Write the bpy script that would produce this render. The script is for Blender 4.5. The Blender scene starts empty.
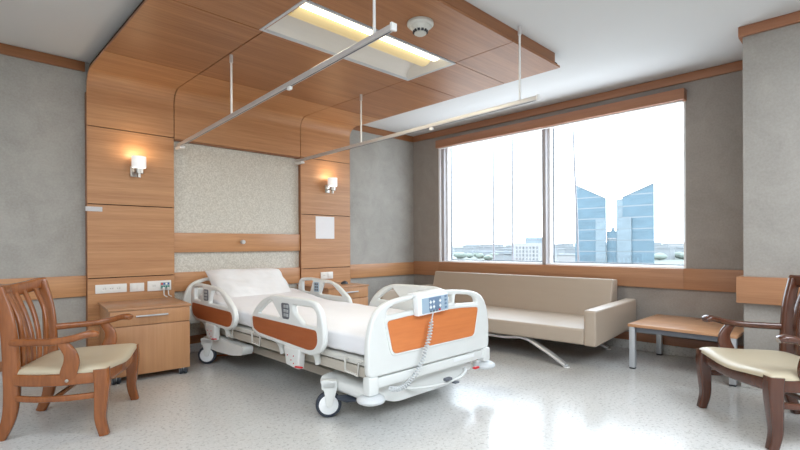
import bpy, bmesh, math, random
from mathutils import Vector, Matrix, noise
random.seed(7)
PI = math.pi
S = bpy.context.scene
C = S.collection
V = Vector

# ------------------------------------------------------------------ materials
def new_mat(name):
    m = bpy.data.materials.new(name); m.use_nodes = True
    nt = m.node_tree
    return m, nt, nt.nodes['Principled BSDF']

def flat(name, col, rough=.5, metal=0., spec=.5, coat=0., emit=None, estr=0.):
    m, nt, b = new_mat(name)
    b.inputs['Base Color'].default_value = (*col, 1)
    b.inputs['Roughness'].default_value = rough
    b.inputs['Metallic'].default_value = metal
    b.inputs['Specular IOR Level'].default_value = spec
    b.inputs['Coat Weight'].default_value = coat
    b.inputs['Coat Roughness'].default_value = .08
    # a faint procedural variation so no surface is dead flat
    n = nt.nodes.new('ShaderNodeTexNoise'); n.inputs['Scale'].default_value = 9
    mx = nt.nodes.new('ShaderNodeMix'); mx.data_type = 'RGBA'
    mx.inputs[6].default_value = (*[c*.965 for c in col], 1); mx.inputs[7].default_value = (*[min(1, c*1.02) for c in col], 1)
    nt.links.new(n.outputs['Fac'], mx.inputs[0]); nt.links.new(mx.outputs[2], b.inputs['Base Color'])
    if emit:
        b.inputs['Emission Color'].default_value = (*emit, 1); b.inputs['Emission Strength'].default_value = estr
    return m

def ramp(nt, fac, stops):
    r = nt.nodes.new('ShaderNodeValToRGB')
    el = r.color_ramp.elements
    el[0].position, el[0].color = stops[0][0], (*stops[0][1], 1)
    el[1].position, el[1].color = stops[-1][0], (*stops[-1][1], 1)
    for p, c in stops[1:-1]:
        e = el.new(p); e.color = (*c, 1)
    nt.links.new(fac, r.inputs[0])
    return r.outputs[0]

def texco(nt, scale=(1, 1, 1), loc=(0, 0, 0)):
    t = nt.nodes.new('ShaderNodeTexCoord'); mp = nt.nodes.new('ShaderNodeMapping')
    mp.inputs['Scale'].default_value = scale; mp.inputs['Location'].default_value = loc
    nt.links.new(t.outputs['Object'], mp.inputs[0])
    return mp.outputs[0]

def tnoise(nt, vec, scale, detail=4, rough=.55, dist=0.):
    n = nt.nodes.new('ShaderNodeTexNoise')
    n.inputs['Scale'].default_value = scale; n.inputs['Detail'].default_value = detail
    n.inputs['Roughness'].default_value = rough; n.inputs['Distortion'].default_value = dist
    nt.links.new(vec, n.inputs['Vector'])
    return n.outputs['Fac']

def mixc(nt, fac, a, b, blend='MIX'):
    mx = nt.nodes.new('ShaderNodeMix'); mx.data_type = 'RGBA'; mx.blend_type = blend
    if hasattr(fac, 'links'): nt.links.new(fac, mx.inputs[0])
    else: mx.inputs[0].default_value = fac
    for s, i in ((a, 6), (b, 7)):
        if hasattr(s, 'links'): nt.links.new(s, mx.inputs[i])
        else: mx.inputs[i].default_value = (*s, 1)
    return mx.outputs[2]

def bump(nt, b, h, strength=.2, dist=.005):
    bp = nt.nodes.new('ShaderNodeBump'); bp.inputs['Strength'].default_value = strength; bp.inputs['Distance'].default_value = dist
    nt.links.new(h, bp.inputs['Height']); nt.links.new(bp.outputs[0], b.inputs['Normal'])

def wood(name, dark, light, axis='x', rough=.35, grain=26, coat=.0, stretch=.035, loc=(0, 0, 0)):
    m, nt, b = new_mat(name)
    sc = {'x': (stretch, 1, 1), 'y': (1, stretch, 1), 'z': (1, 1, stretch)}[axis]
    v = texco(nt, sc, loc)
    n1 = tnoise(nt, v, grain, 3, .6, .4)
    n2 = tnoise(nt, v, grain*.22, 2, .5, .2)
    n3 = tnoise(nt, v, grain*4.5, 2, .5)
    mid = tuple((a+c)/2 for a, c in zip(dark, light))
    c1 = ramp(nt, n1, [(.3, dark), (.52, mid), (.7, light)])
    c2 = mixc(nt, .35, c1, ramp(nt, n2, [(.35, dark), (.65, light)]))
    c3 = mixc(nt, .18, c2, ramp(nt, n3, [(.4, dark), (.6, light)]))
    nt.links.new(c3, b.inputs['Base Color'])
    b.inputs['Roughness'].default_value = rough
    b.inputs['Coat Weight'].default_value = coat; b.inputs['Coat Roughness'].default_value = .12
    return m

def plaster_paper(name, a, c, scale=3.5):
    m, nt, b = new_mat(name)
    v = texco(nt)
    n1 = tnoise(nt, v, scale, 5, .65, .6); n2 = tnoise(nt, v, scale*16, 3, .6)
    col = mixc(nt, .35, ramp(nt, n1, [(.3, a), (.7, c)]), ramp(nt, n2, [(.35, a), (.65, c)]))
    nt.links.new(col, b.inputs['Base Color']); b.inputs['Roughness'].default_value = .62
    bump(nt, b, n2, .25, .003)
    return m

def speckle_paper(name):
    m, nt, b = new_mat(name)
    v = texco(nt)
    vo = nt.nodes.new('ShaderNodeTexVoronoi'); vo.inputs['Scale'].default_value = 62
    nt.links.new(v, vo.inputs['Vector'])
    n = tnoise(nt, v, 75, 2, .6)
    c = ramp(nt, n, [(.40, (.50, .47, .41)), (.5, (.60, .575, .51)), (.62, (.72, .695, .63))])
    c2 = mixc(nt, .35, c, ramp(nt, vo.outputs['Distance'], [(.1, (.70, .675, .61)), (.6, (.50, .475, .42))]))
    nt.links.new(c2, b.inputs['Base Color']); b.inputs['Roughness'].default_value = .55
    bump(nt, b, n, .3, .003)
    return m

def terrazzo(name):
    m, nt, b = new_mat(name)
    v = texco(nt)
    n0 = tnoise(nt, v, 1.1, 4, .6)
    base = ramp(nt, n0, [(.3, (.52, .515, .50)), (.7, (.58, .575, .56))])
    n1 = tnoise(nt, v, 42, 3, .7)
    c = mixc(nt, ramp(nt, n1, [(.36, (1, 1, 1)), (.46, (0, 0, 0))]), base, (.385, .38, .365))
    n2 = tnoise(nt, v, 60, 2, .6, .5)
    c = mixc(nt, ramp(nt, n2, [(.60, (0, 0, 0)), (.68, (.8, .8, .8))]), c, (.62, .62, .61))
    vo = nt.nodes.new('ShaderNodeTexVoronoi'); vo.inputs['Scale'].default_value = 38
    nt.links.new(v, vo.inputs['Vector'])
    c = mixc(nt, ramp(nt, vo.outputs['Distance'], [(.08, (.55, .55, .55)), (.16, (0, 0, 0))]), c, (.32, .305, .285))
    nt.links.new(c, b.inputs['Base Color'])
    b.inputs['Roughness'].default_value = .2; b.inputs['Specular IOR Level'].default_value = .2
    nt.links.new(ramp(nt, n0, [(.3, (.14,)*3), (.7, (.20,)*3)]), b.inputs['Roughness'])
    return m

def glass_pane(name, tint=(1, 1, 1), gloss=.06):
    m = bpy.data.materials.new(name); m.use_nodes = True
    nt = m.node_tree; nt.nodes.clear()
    o = nt.nodes.new('ShaderNodeOutputMaterial'); mx = nt.nodes.new('ShaderNodeMixShader')
    t = nt.nodes.new('ShaderNodeBsdfTransparent'); t.inputs[0].default_value = (*tint, 1)
    g = nt.nodes.new('ShaderNodeBsdfGlossy'); g.inputs['Roughness'].default_value = .02
    mx.inputs[0].default_value = gloss
    nt.links.new(t.outputs[0], mx.inputs[1]); nt.links.new(g.outputs[0], mx.inputs[2]); nt.links.new(mx.outputs[0], o.inputs[0])
    return m

M = {}
PD, PL = (.37, .17, .07), (.58, .315, .15)
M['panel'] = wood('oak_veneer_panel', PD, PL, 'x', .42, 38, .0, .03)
M['canopy'] = wood('oak_veneer_shaded', (.25, .10, .038), (.42, .20, .088), 'x', .42, 38, .0, .03)  # panel veneer again, darkened for the shade below the ceiling
M['rail_x'] = wood('oak_rail_x', (.38, .175, .072), (.59, .315, .145), 'x', .40, 34, .1)
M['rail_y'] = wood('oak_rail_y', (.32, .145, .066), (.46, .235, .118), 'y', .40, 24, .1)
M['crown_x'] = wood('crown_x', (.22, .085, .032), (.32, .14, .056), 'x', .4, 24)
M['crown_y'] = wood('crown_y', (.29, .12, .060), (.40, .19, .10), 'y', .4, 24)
M['cabinet'] = wood('cabinet_veneer', (.41, .20, .09), (.53, .29, .14), 'z', .4, 16, .1)
M['cabinet_top'] = wood('cabinet_top_veneer', (.36, .18, .085), (.50, .28, .145), 'x', .35, 20, .15)
M['table_top'] = wood('table_top_veneer', (.40, .20, .10), (.54, .30, .155), 'y', .35, 22, .1)
M['chair_lit'] = wood('varnished_beech_lit', (.17, .050, .012), (.34, .115, .030), 'z', .26, 16, .4, .10)
M['chair_shaded'] = wood('varnished_beech_shaded', (.05, .014, .006), (.10, .030, .012), 'z', .26, 14, .5, .08)  # same chair wood, backlit shade put into a darker colour
M['bed_wood'] = wood('bed_wood_panel', (.30, .075, .022), (.40, .115, .036), 'y', .38, 14, .1, .12)
M['foot_wood'] = wood('bed_wood_panel_end', (.58, .17, .045), (.70, .235, .07), 'x', .4, 12, .1, .12)
M['gap'] = flat('dark_gap', (.02, .008, .004), .9)
M['wall'] = plaster_paper('taupe_wallpaper_lit', (.30, .282, .254), (.43, .41, .378))  # lightest copy of the taupe paper, window light put into its tone
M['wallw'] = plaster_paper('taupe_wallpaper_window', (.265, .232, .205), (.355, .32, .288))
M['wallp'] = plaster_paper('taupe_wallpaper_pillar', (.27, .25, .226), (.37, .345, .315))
M['recess'] = speckle_paper('speckled_wallpaper')
M['floor'] = terrazzo('grey_terrazzo')
M['ceil'] = flat('white_ceiling', (.62, .62, .615), .8)
M['plain'] = flat('plain_wall', (.62, .60, .57), .8)
M['white_plastic'] = flat('bed_white_plastic', (.74, .755, .74), .32, coat=.1)
M['bed_metal'] = flat('bed_painted_metal', (.62, .61, .57), .4)
M['deck'] = flat('bed_deck', (.48, .44, .38), .5)
M['grey_plastic'] = flat('grey_plastic', (.42, .44, .45), .4)
M['bumper'] = flat('bumper_grey', (.60, .625, .64), .4)
M['tyre'] = flat('tyre_dark', (.028, .036, .055), .5)
M['dark_plastic'] = flat('dark_plastic', (.02, .025, .035), .4)
M['slate'] = flat('slate_keypad', (.13, .14, .165), .4)
M['red'] = flat('red_plastic', (.62, .015, .02), .4)
M['keys_blue'] = flat('keypad_blue', (.36, .47, .58), .35)
M['key_dark'] = flat('key_dark_blue', (.16, .24, .36), .4)
M['key_white'] = flat('key_white', (.85, .87, .88), .4)
M['sheet'] = flat('white_sheet', (.83, .83, .86), .85)
M['pillowcase'] = flat('white_pillowcase', (.80, .80, .81), .85)
M['leather'] = flat('beige_leatherette', (.415, .34, .268), .42, coat=.05)
M['seat_cream'] = flat('cream_vinyl', (.49, .425, .305), .36, coat=.08)
M['chrome'] = flat('chrome', (.80, .81, .82), .3, metal=.7)
M['nickel'] = flat('brushed_nickel', (.52, .49, .45), .3, metal=1.)
M['alu'] = flat('satin_aluminium', (.55, .57, .60), .38, metal=.6)
M['rail_alu'] = flat('anodised_rail', (.60, .58, .57), .35, metal=.35)
M['white_gloss'] = flat('white_gloss', (.80, .80, .79), .3)
M['frame_white'] = flat('window_white', (.86, .86, .865), .35)
M['frame_grey'] = flat('window_mullion_grey', (.40, .38, .39), .4)
M['gasket'] = flat('window_gasket', (.10, .11, .13), .5)
M['outlet'] = flat('outlet_white', (.82, .81, .78), .35)
M['socket_dark'] = flat('socket_shadow', (.34, .33, .30), .6)
M['paper'] = flat('paper_sheet', (.84, .835, .86), .9)
M['label_plate'] = flat('label_plate', (.60, .59, .60), .6)
M['shade_glass'] = flat('frosted_glass', (.88, .88, .88), .25, emit=(1., .93, .84), estr=.2)
M['shade_hot'] = flat('lit_lamp_core', (.9, .9, .88), .4, emit=(1., .90, .74), estr=1.3)
M['tube_lit'] = flat('lit_fluorescent_tube', (.9, .9, .85), .4, emit=(1., .86, .58), estr=1.9)
M['basket'] = flat('perforated_basket', (.50, .40, .22), .5, emit=(1., .72, .32), estr=.2)
M['reflector'] = flat('fixture_reflector', (.70, .67, .62), .3, metal=.0)
M['fixture_frame'] = flat('fixture_frame', (.55, .57, .60), .4)
M['detector'] = flat('detector_plastic', (.56, .56, .52), .4)
M['led_blue'] = flat('port_blue', (.05, .12, .42), .4)
M['port_teal'] = flat('port_teal', (.04, .28, .22), .4)
M['port_panel'] = flat('port_panel', (.40, .46, .46), .4)
M['orange_cord'] = flat('orange_cord', (.45, .12, .03), .5)
M['glass'] = glass_pane('window_glass', (.98, .99, 1.), .05)
M['cable'] = flat('steel_cable', (.22, .22, .24), .5)

# ------------------------------------------------------------------ mesh tools
class MB:
    def __init__(s): s.bm = bmesh.new()
    def box(s, x0, x1, y0, y1, z0, z1, bev=0., seg=2):
        t = bmesh.new(); bmesh.ops.create_cube(t, size=1)
        for v in t.verts:
            v.co = V(((x0+x1)/2+v.co.x*(x1-x0), (y0+y1)/2+v.co.y*(y1-y0), (z0+z1)/2+v.co.z*(z1-z0)))
        if bev: bmesh.ops.bevel(t, geom=t.edges[:], offset=bev, segments=seg, profile=.6, affect='EDGES')
        s._add(t); return s
    def hexa(s, p, bev=0., seg=3):
        """p: 8 corners, bottom ring then top ring"""
        t = bmesh.new(); vs = [t.verts.new(q) for q in p]
        for f in ((3, 2, 1, 0), (4, 5, 6, 7), (0, 1, 5, 4), (1, 2, 6, 5), (2, 3, 7, 6), (3, 0, 4, 7)): t.faces.new([vs[i] for i in f])
        bmesh.ops.recalc_face_normals(t, faces=t.faces[:])
        if bev: bmesh.ops.bevel(t, geom=t.edges[:], offset=bev, segments=seg, profile=.6, affect='EDGES')
        s._add(t); return s
    def prism(s, pts, vec, bev=0., seg=2):
        """planar polygon extruded by vec"""
        t = bmesh.new(); vs = [t.verts.new(q) for q in pts]; f = t.faces.new(vs)
        r = bmesh.ops.extrude_face_region(t, geom=[f])
        for e in r['geom']:
            if isinstance(e, bmesh.types.BMVert): e.co += V(vec)
        bmesh.ops.recalc_face_normals(t, faces=t.faces[:])
        if bev: bmesh.ops.bevel(t, geom=t.edges[:], offset=bev, segments=seg, profile=.6, affect='EDGES')
        s._add(t); return s
    def _add(s, t):
        me = bpy.data.meshes.new('tmp'); t.to_mesh(me); t.free(); s.bm.from_mesh(me); bpy.data.meshes.remove(me)
    def mesh(s, me): s.bm.from_mesh(me); return s
    def sweep(s, pts, a, b=None, up=(0, 0, 1), n=12, k=1., sub=1, caps=True, closed=False):
        """rounded section swept along pts; a half width (side), b half height; k<1 squarer"""
        pts = [V(p) for p in pts]; N = len(pts)
        a = [a]*N if not hasattr(a, '__len__') else list(a)
        b = a if b is None else ([b]*N if not hasattr(b, '__len__') else list(b))
        if sub > 1: pts, a, b = smooth(pts, a, b, sub); N = len(pts)
        rings = []; prev = None
        for i in range(N):
            if closed: t = (pts[(i+1) % N]-pts[i-1])
            else: t = pts[min(i+1, N-1)]-pts[max(i-1, 0)]
            t.normalize()
            sd = V(up).cross(t)
            if sd.length < 1e-3: sd = prev.copy() if prev else V((1, 0, 0)).cross(t)
            sd.normalize(); prev = sd
            nn = t.cross(sd)
            ring = []
            for j in range(n):
                th = 2*PI*(j+.5)/n; c, q = math.cos(th), math.sin(th)
                cc = math.copysign(abs(c)**k, c); qq = math.copysign(abs(q)**k, q)
                ring.append(s.bm.verts.new(pts[i]+sd*(a[i]*cc)+nn*(b[i]*qq)))
            rings.append(ring)
        M_ = N if closed else N-1
        for i in range(M_):
            r0, r1 = rings[i], rings[(i+1) % N]
            for j in range(n): s.bm.faces.new((r0[j], r0[(j+1) % n], r1[(j+1) % n], r1[j]))
        if caps and not closed:
            s.bm.faces.new(rings[0][::-1]); s.bm.faces.new(rings[-1])
        return s
    def lathe(s, prof, c=(0, 0, 0), axis='z', n=24, cap=True):
        ex = {'z': (V((1, 0, 0)), V((0, 1, 0)), V((0, 0, 1))), 'x': (V((0, 1, 0)), V((0, 0, 1)), V((1, 0, 0))), 'y': (V((0, 0, 1)), V((1, 0, 0)), V((0, 1, 0)))}[axis]
        c = V(c); rings = []
        for r, h in prof:
            rings.append([s.bm.verts.new(c+ex[0]*(r*math.cos(2*PI*j/n))+ex[1]*(r*math.sin(2*PI*j/n))+ex[2]*h) for j in range(n)])
        for r0, r1 in zip(rings, rings[1:]):
            for j in range(n): s.bm.faces.new((r0[j], r0[(j+1) % n], r1[(j+1) % n], r1[j]))
        if cap: s.bm.faces.new(rings[0][::-1]); s.bm.faces.new(rings[-1])
        return s
    def grid(s, fn, nu, nv, wrap_u=False):
        g = [[s.bm.verts.new(fn(i/(nu if wrap_u else nu-1), j/(nv-1))) for j in range(nv)] for i in range(nu)]
        for i in range(nu if wrap_u else nu-1):
            for j in range(nv-1):
                a, b_ = g[i], g[(i+1) % nu]
                s.bm.faces.new((a[j], b_[j], b_[j+1], a[j+1]))
        return g

def smooth(pts, a, b, sub):
    P, A, B = [], [], []
    N = len(pts)
    def cr(p0, p1, p2, p3, t): return .5*((2*p1)+(p2-p0)*t+(2*p0-5*p1+4*p2-p3)*t*t+(3*p1-p0-3*p2+p3)*t**3)
    for i in range(N-1):
        p0 = pts[i-1] if i else pts[0]*2-pts[1]; p3 = pts[i+2] if i+2 < N else pts[N-1]*2-pts[N-2]
        for k in range(sub):
            t = k/sub
            P.append(cr(p0, pts[i], pts[i+1], p3, t)); A.append(a[i]*(1-t)+a[i+1]*t); B.append(b[i]*(1-t)+b[i+1]*t)
    P.append(pts[-1]); A.append(a[-1]); B.append(b[-1])
    return P, A, B

def rnd(pts, r, n=5):
    """round the corners of a 2D polygon"""
    out = []; N = len(pts)
    rr = r if hasattr(r, '__len__') else [r]*N
    for i in range(N):
        p = V(pts[i]); a = V(pts[i-1])-p; b = V(pts[(i+1) % N])-p
        q = min(rr[i], a.length*.48, b.length*.48)
        if q < 1e-4: out.append(tuple(p)); continue
        p1 = p+a.normalized()*q; p2 = p+b.normalized()*q
        for k in range(n+1):
            t = k/n; w = p1*(1-t)**2+p*2*t*(1-t)+p2*t*t; out.append((w.x, w.y))
    return out

def plate(outer, holes, thick, bev, to3d):
    """flat plate with holes and rounded edges: 2D outlines mapped through to3d(x, y, depth)"""
    cu = bpy.data.curves.new('tmp', 'CURVE'); cu.dimensions = '2D'; cu.fill_mode = 'BOTH'
    cu.extrude = max(1e-4, thick/2-bev); cu.bevel_depth = bev; cu.bevel_resolution = 2; cu.offset = -bev
    for pl in [outer]+holes:
        sp = cu.splines.new('POLY'); sp.points.add(len(pl)-1); sp.use_cyclic_u = True
        for q, p in zip(sp.points, pl): q.co = (p[0], p[1], 0, 1)
    o = bpy.data.objects.new('tmp', cu)
    me = bpy.data.meshes.new_from_object(o)
    for v in me.vertices: v.co = to3d(v.co.x, v.co.y, v.co.z)
    bpy.data.objects.remove(o); bpy.data.curves.remove(cu)
    return me

def thing(name, label, cat, loc=(0, 0, 0), rotz=0., group=None):
    o = bpy.data.objects.new(name, None); o.empty_display_size = .1; C.objects.link(o)
    o.location = loc; o.rotation_euler = (0, 0, rotz); o['label'] = label; o['category'] = cat
    if group: o['group'] = group
    return o

def root_loc(p):
    while p.parent: p = p.parent
    return p.location.copy()

def part(name, mb, mat, parent, world=True, smoothing=40, label=None):
    bm = mb.bm if isinstance(mb, MB) else mb
    if world:
        d = root_loc(parent)
        if parent.parent is None and parent.type == 'MESH': d = V((0, 0, 0)) + parent.location
        for v in bm.verts: v.co -= d
    bmesh.ops.recalc_face_normals(bm, faces=bm.faces[:])
    me = bpy.data.meshes.new(name); bm.to_mesh(me); bm.free()
    o = bpy.data.objects.new(name, me); C.objects.link(o); o.parent = parent
    me.materials.append(M[mat] if isinstance(mat, str) else mat)
    shade(me, smoothing)
    if label: o['label'] = label
    return o

def shade(me, ang):
    if ang:
        me.polygons.foreach_set('use_smooth', [True]*len(me.polygons))
        me.set_sharp_from_angle(angle=math.radians(ang))

def solo(name, mb, mat, label=None, cat=None, group=None, kind=None, smoothing=40, loc=None):
    bm = mb.bm; loc = V(loc) if loc else V((0, 0, 0))
    for v in bm.verts: v.co -= loc
    bmesh.ops.recalc_face_normals(bm, faces=bm.faces[:])
    me = bpy.data.meshes.new(name); bm.to_mesh(me); bm.free()
    o = bpy.data.objects.new(name, me); C.objects.link(o); o.location = loc
    me.materials.append(M[mat]); shade(me, smoothing)
    if label: o['label'] = label
    if cat: o['category'] = cat
    if group: o['group'] = group
    if kind: o['kind'] = kind
    return o

def struct(name, mb, mat, smoothing=0): return solo(name, mb, mat, kind='structure', smoothing=smoothing)

def copy_tree(o, parent=None):
    c = o.copy(); C.objects.link(c); c.parent = parent
    for ch in list(o.children): copy_tree(ch, c)
    return c

# ------------------------------------------------------------------ room shell
CEIL = 3.0
XL, YB = -7.9, -7.9            # far ends of the room behind the camera
WY0, WY1, WZ0, WZ1 = -4.0, -.555, .925, 2.80    # window opening
struct('floor', MB().box(XL-.2, .25, YB-.2, .2, -.12, 0), 'floor')
struct('ceiling', MB().box(XL-.2, .25, YB-.2, .2, CEIL, CEIL+.12), 'ceil')
struct('wall_back', MB().box(XL-.2, .25, 0, .2, 0, CEIL), 'wall')
w = MB()
w.box(0, .25, YB, WY0, 0, CEIL); w.box(0, .25, WY1, 0, 0, CEIL); w.box(0, .25, WY0, WY1, 0, WZ0); w.box(0, .25, WY0, WY1, WZ1, CEIL)
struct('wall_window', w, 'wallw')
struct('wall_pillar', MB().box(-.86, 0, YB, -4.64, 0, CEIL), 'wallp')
struct('wall_left', MB().box(XL-.2, XL, YB, 0, 0, CEIL), 'plain')
struct('wall_front', MB().box(XL, 0, YB-.2, YB, 0, CEIL), 'plain')
struct('wall_recess', MB().box(-3.84, -2.21, -.006, 0, 0, 2.45), 'recess')

def strip(name, mat, *boxes, bev=.004):
    m = MB()
    for b in boxes: m.box(*b, bev)
    return struct(name, m, mat, 30)
# crowns
strip('trim_1', 'crown_x', (XL, -4.63, -.025, 0, 2.902, 2.996))
strip('trim_2', 'crown_x', (-1.39, 0, -.025, 0, 2.902, 2.996))
strip('trim_3', 'crown_y', (-.025, 0, -4.64, -.025, 2.902, 2.996))
pc = MB()
pc.prism([(-.86, -4.615, 2.915), (-.86, YB, 2.915), (-.86, YB, 2.998), (-.86, -4.615, 2.998)], (-.035, 0, 0), .004)
pc.box(-.86, 0, -4.64, -4.612, 2.915, 2.998, .004)
struct('trim_4', pc, 'crown_y', 30)
# dado rails
strip('trim_5', 'rail_x', (XL, -4.63, -.03, 0, .715, .916))
strip('trim_6', 'rail_x', (-1.39, 0, -.03, 0, .713, .914))
strip('trim_7', 'rail_y', (-.035, .10, WY0+.01, WY1-.01, .713, .930), (-.035, 0, WY1-.02, -.03, .713, .930), (-.035, 0, -4.64, WY0+.02, .713, .935))
strip('trim_8', 'rail_y', (-.925, -.86, YB, -4.60, .706, .924), (-.86, -.6, -4.64, -4.60, .706, .924))
# baseboards: wood strip over a terrazzo cove
strip('baseboard_window', 'crown_y', (-.022, 0, -4.64, -.02, .10, .19))
strip('baseboard_back', 'crown_x', (XL, -4.63, -.022, 0, .10, .19), (-3.82, -2.23, -.028, 0, .10, .19), (-1.39, 0, -.022, 0, .10, .19))
cv = MB(); cv.box(-.03, 0, -4.64, 0, 0, .10, .004); cv.box(XL, 0, -.03, 0, 0, .10, .004); cv.box(-.88, 0, YB, -4.62, 0, .10, .004)
struct('baseboard_cove', cv, 'floor')

# wood wall panelling that bends into the ceiling canopy -----------------------
Yp, Zc, R = -.065, 2.89, .15          # panel face, canopy face, bend radius
def prof_point(s):
    """arc length along the face: up the wall, round the bend, out along the ceiling"""
    L1 = Zc-R; L2 = L1+R*PI/2
    if s <= L1: return V((0, Yp, s)), V((0, -1, 0))
    if s <= L2:
        a = (s-L1)/R
        return V((0, Yp-R+R*math.cos(a), Zc-R+R*math.sin(a))), V((0, -math.cos(a), -math.sin(a)))
    return V((0, Yp-R-(s-L2), Zc)), V((0, 0, -1))
def s_of_y(y): return (Zc-R)+R*PI/2+(Yp-R-y)
def panel_bm(x0, x1, s0, s1, th=.02, off=0.):
    m = MB(); L1 = Zc-R; L2 = L1+R*PI/2
    ss = sorted(set([s0, s1]+[L1+(L2-L1)*k/12 for k in range(13) if s0 < L1+(L2-L1)*k/12 < s1]))
    ring = []
    for s_ in ss:
        p, n = prof_point(s_)
        f = p+n*off; bk = f-n*th
        ring.append([m.bm.verts.new((x, q.y, q.z)) for q in (f, bk) for x in (x0, x1)])
    for a, b in zip(ring, ring[1:]):
        for i, j in ((0, 1), (1, 3), (3, 2), (2, 0)): m.bm.faces.new((a[i], a[j], b[j], b[i]))
    m.bm.faces.new([ring[0][i] for i in (0, 1, 3, 2)]); m.bm.faces.new([ring[-1][i] for i in (2, 3, 1, 0)])
    return m
XA, XB_, XC, XD = -4.630, -3.82, -2.225, -1.39
YE = -3.30
g = .0045
root = MB()   # dark core behind the seams
core = panel_bm(XA+.012, XB_-.012, 0, s_of_y(YE+.03), .03, -.021)
root.mesh((lambda b: (lambda me: (b.to_mesh(me), me)[1])(bpy.data.meshes.new('t')))(core.bm))
core = panel_bm(XC+.012, XD-.012, 0, s_of_y(YE+.03), .03, -.021)
root.mesh((lambda b: (lambda me: (b.to_mesh(me), me)[1])(bpy.data.meshes.new('t')))(core.bm))
core = panel_bm(XB_-.02, XC+.02, 2.38, s_of_y(-2.04), .03, -.021)
root.mesh((lambda b: (lambda me: (b.to_mesh(me), me)[1])(bpy.data.meshes.new('t')))(core.bm))
core = panel_bm(XB_-.02, XC+.02, s_of_y(-2.69), s_of_y(YE+.03), .03, -.021)
root.mesh((lambda b: (lambda me: (b.to_mesh(me), me)[1])(bpy.data.meshes.new('t')))(core.bm))
canopy = struct('trim_9', root, 'gap')
def cpanel(x0, x1, s0, s1): 
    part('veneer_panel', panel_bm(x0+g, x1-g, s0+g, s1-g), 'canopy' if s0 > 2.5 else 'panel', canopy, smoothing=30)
for x0, x1 in ((XA, XB_), (XC, XD)):
    for a, b in zip((0., .887, 1.615, 2.375), (.887, 1.615, 2.375, s_of_y(-.74))): cpanel(x0, x1, a, b)
    for a, b in zip((-.74, -2.04, -2.68), (-2.04, -2.68, YE)): cpanel(x0, x1, s_of_y(a), s_of_y(b))
cpanel(XB_, XC, 2.365, s_of_y(-.74)); cpanel(XB_, XC, s_of_y(-.74), s_of_y(-2.04)); cpanel(XB_, XC, s_of_y(-2.68), s_of_y(YE))
# side returns of the two wall columns, and the fascia above the lip
ret = MB()
ret.box(XA, XA+.012, Yp+.004, 0, 0, 2.7); ret.box(XB_-.014, XB_-.003, Yp+.004, 0, 0, 2.37); ret.box(XC+.003, XC+.014, Yp+.004, 0, 0, 2.37); ret.box(XD-.012, XD, Yp+.004, 0, 0, 2.7)
ret.box(XB_, XC, Yp+.004, 0, 2.352, 2.366)
part('side_return', ret, 'crown_x', canopy, smoothing=0)
fa = MB()
fa.box(XA+.10, XD-.115, YE+.0, YE+.02, Zc+.02, CEIL-.001); fa.box(XD-.135, XD-.115, YE+.02, -.03, Zc+.02, CEIL-.001); fa.box(XA+.10, XA+.12, YE+.02, -.03, Zc+.02, CEIL-.001)
part('fascia', fa, 'crown_x', canopy, smoothing=0)
# boards across the recess
strip('trim_10', 'rail_x', (XB_, XC, -.045, -.006, 1.128, 1.345))
strip('trim_11', 'rail_x', (XB_, XC, -.045, -.006, .70, .908))

# ------------------------------------------------------------------ window
wroot = MB()     # white outer frame + reveal
X0, X1 = .05, .20
wroot.box(.001, X1, WY1-.03, WY1, WZ0, WZ1); wroot.box(.001, X1, WY0, WY0+.02, WZ0, WZ1)
wroot.box(.02, X1, WY0+.03, WY1-.03, WZ0, WZ0+.02); wroot.box(X0, X1, WY0+.03, WY1-.03, WZ1-.04, WZ1)
win = struct('window_1', wroot, 'frame_white')
YM0, YM1 = -2.38, -2.325
part('mullion', MB().box(.02, X1, YM0, YM1, WZ0, WZ1-.04, .004), 'frame_grey', win)
part('jamb_channel', MB().box(.03, X1-.005, WY1-.085, WY1-.03, WZ0, WZ1-.04, .004), 'frame_grey', win)
def sash(y0, y1):
    f = MB(); z0, z1 = WZ0+.02, WZ1-.04; wd = .03; wl = .03
    w0 = .022 if y0 < -3 else wd; f.box(.09, .19, y0, y0+w0, z0, z1, .003); f.box(.09, .19, y1-wl, y1, z0, z1, .003)
    f.box(.09, .19, y0+w0, y1-wl, z0, z0+.012, .003); f.box(.09, .19, y0+w0, y1-wl, z1-.03, z1, .003)
    fr = part('sash_frame', f, 'frame_white', win)
    gk = MB(); a, b = y0+w0, y1-wl; t = .010
    gk.box(.165, .185, a, a+t, z0+.012, z1-.03); gk.box(.165, .185, b-t, b, z0+.012, z1-.03); gk.box(.165, .185, a, b, z0+.012, z0+.012+t)
    part('gasket', gk, 'gasket', win, smoothing=0)
    part('pane', MB().box(.173, .177, a, b, z0+.012, z1-.03), 'glass', win, smoothing=0)
sash(YM1, WY1-.085); sash(WY0+.02, YM0)
va = MB(); va.box(-.11, -.002, -4.015, -.588, 2.706, 2.822, .004)
val = struct('trim_12', va, 'crown_y', 30)
part('blind_bottom_bar', MB().box(-.07, -.03, -3.98, -.61, 2.692, 2.706, .003), 'white_gloss', val)

# ------------------------------------------------------------------ camera
cam = bpy.data.cameras.new('camera'); co = bpy.data.objects.new('camera', cam); C.objects.link(co)
r_, u_, f_ = V((.7138341, -.7002975, -.0049187)), V((.0040916, -.0028530, .9999876)), V((.7003028, .7138454, -.0008287))
mt = Matrix((r_, u_, -f_)).transposed().to_4x4(); mt.translation = V((-5.65967, -5.43222, 1.2)); co.matrix_world = mt
cam.sensor_width = 36; cam.lens = 470.458*36/800; cam.shift_x = .0007; cam.shift_y = 20.25/800; cam.clip_start = .05; cam.clip_end = 6000
S.camera = co

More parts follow.
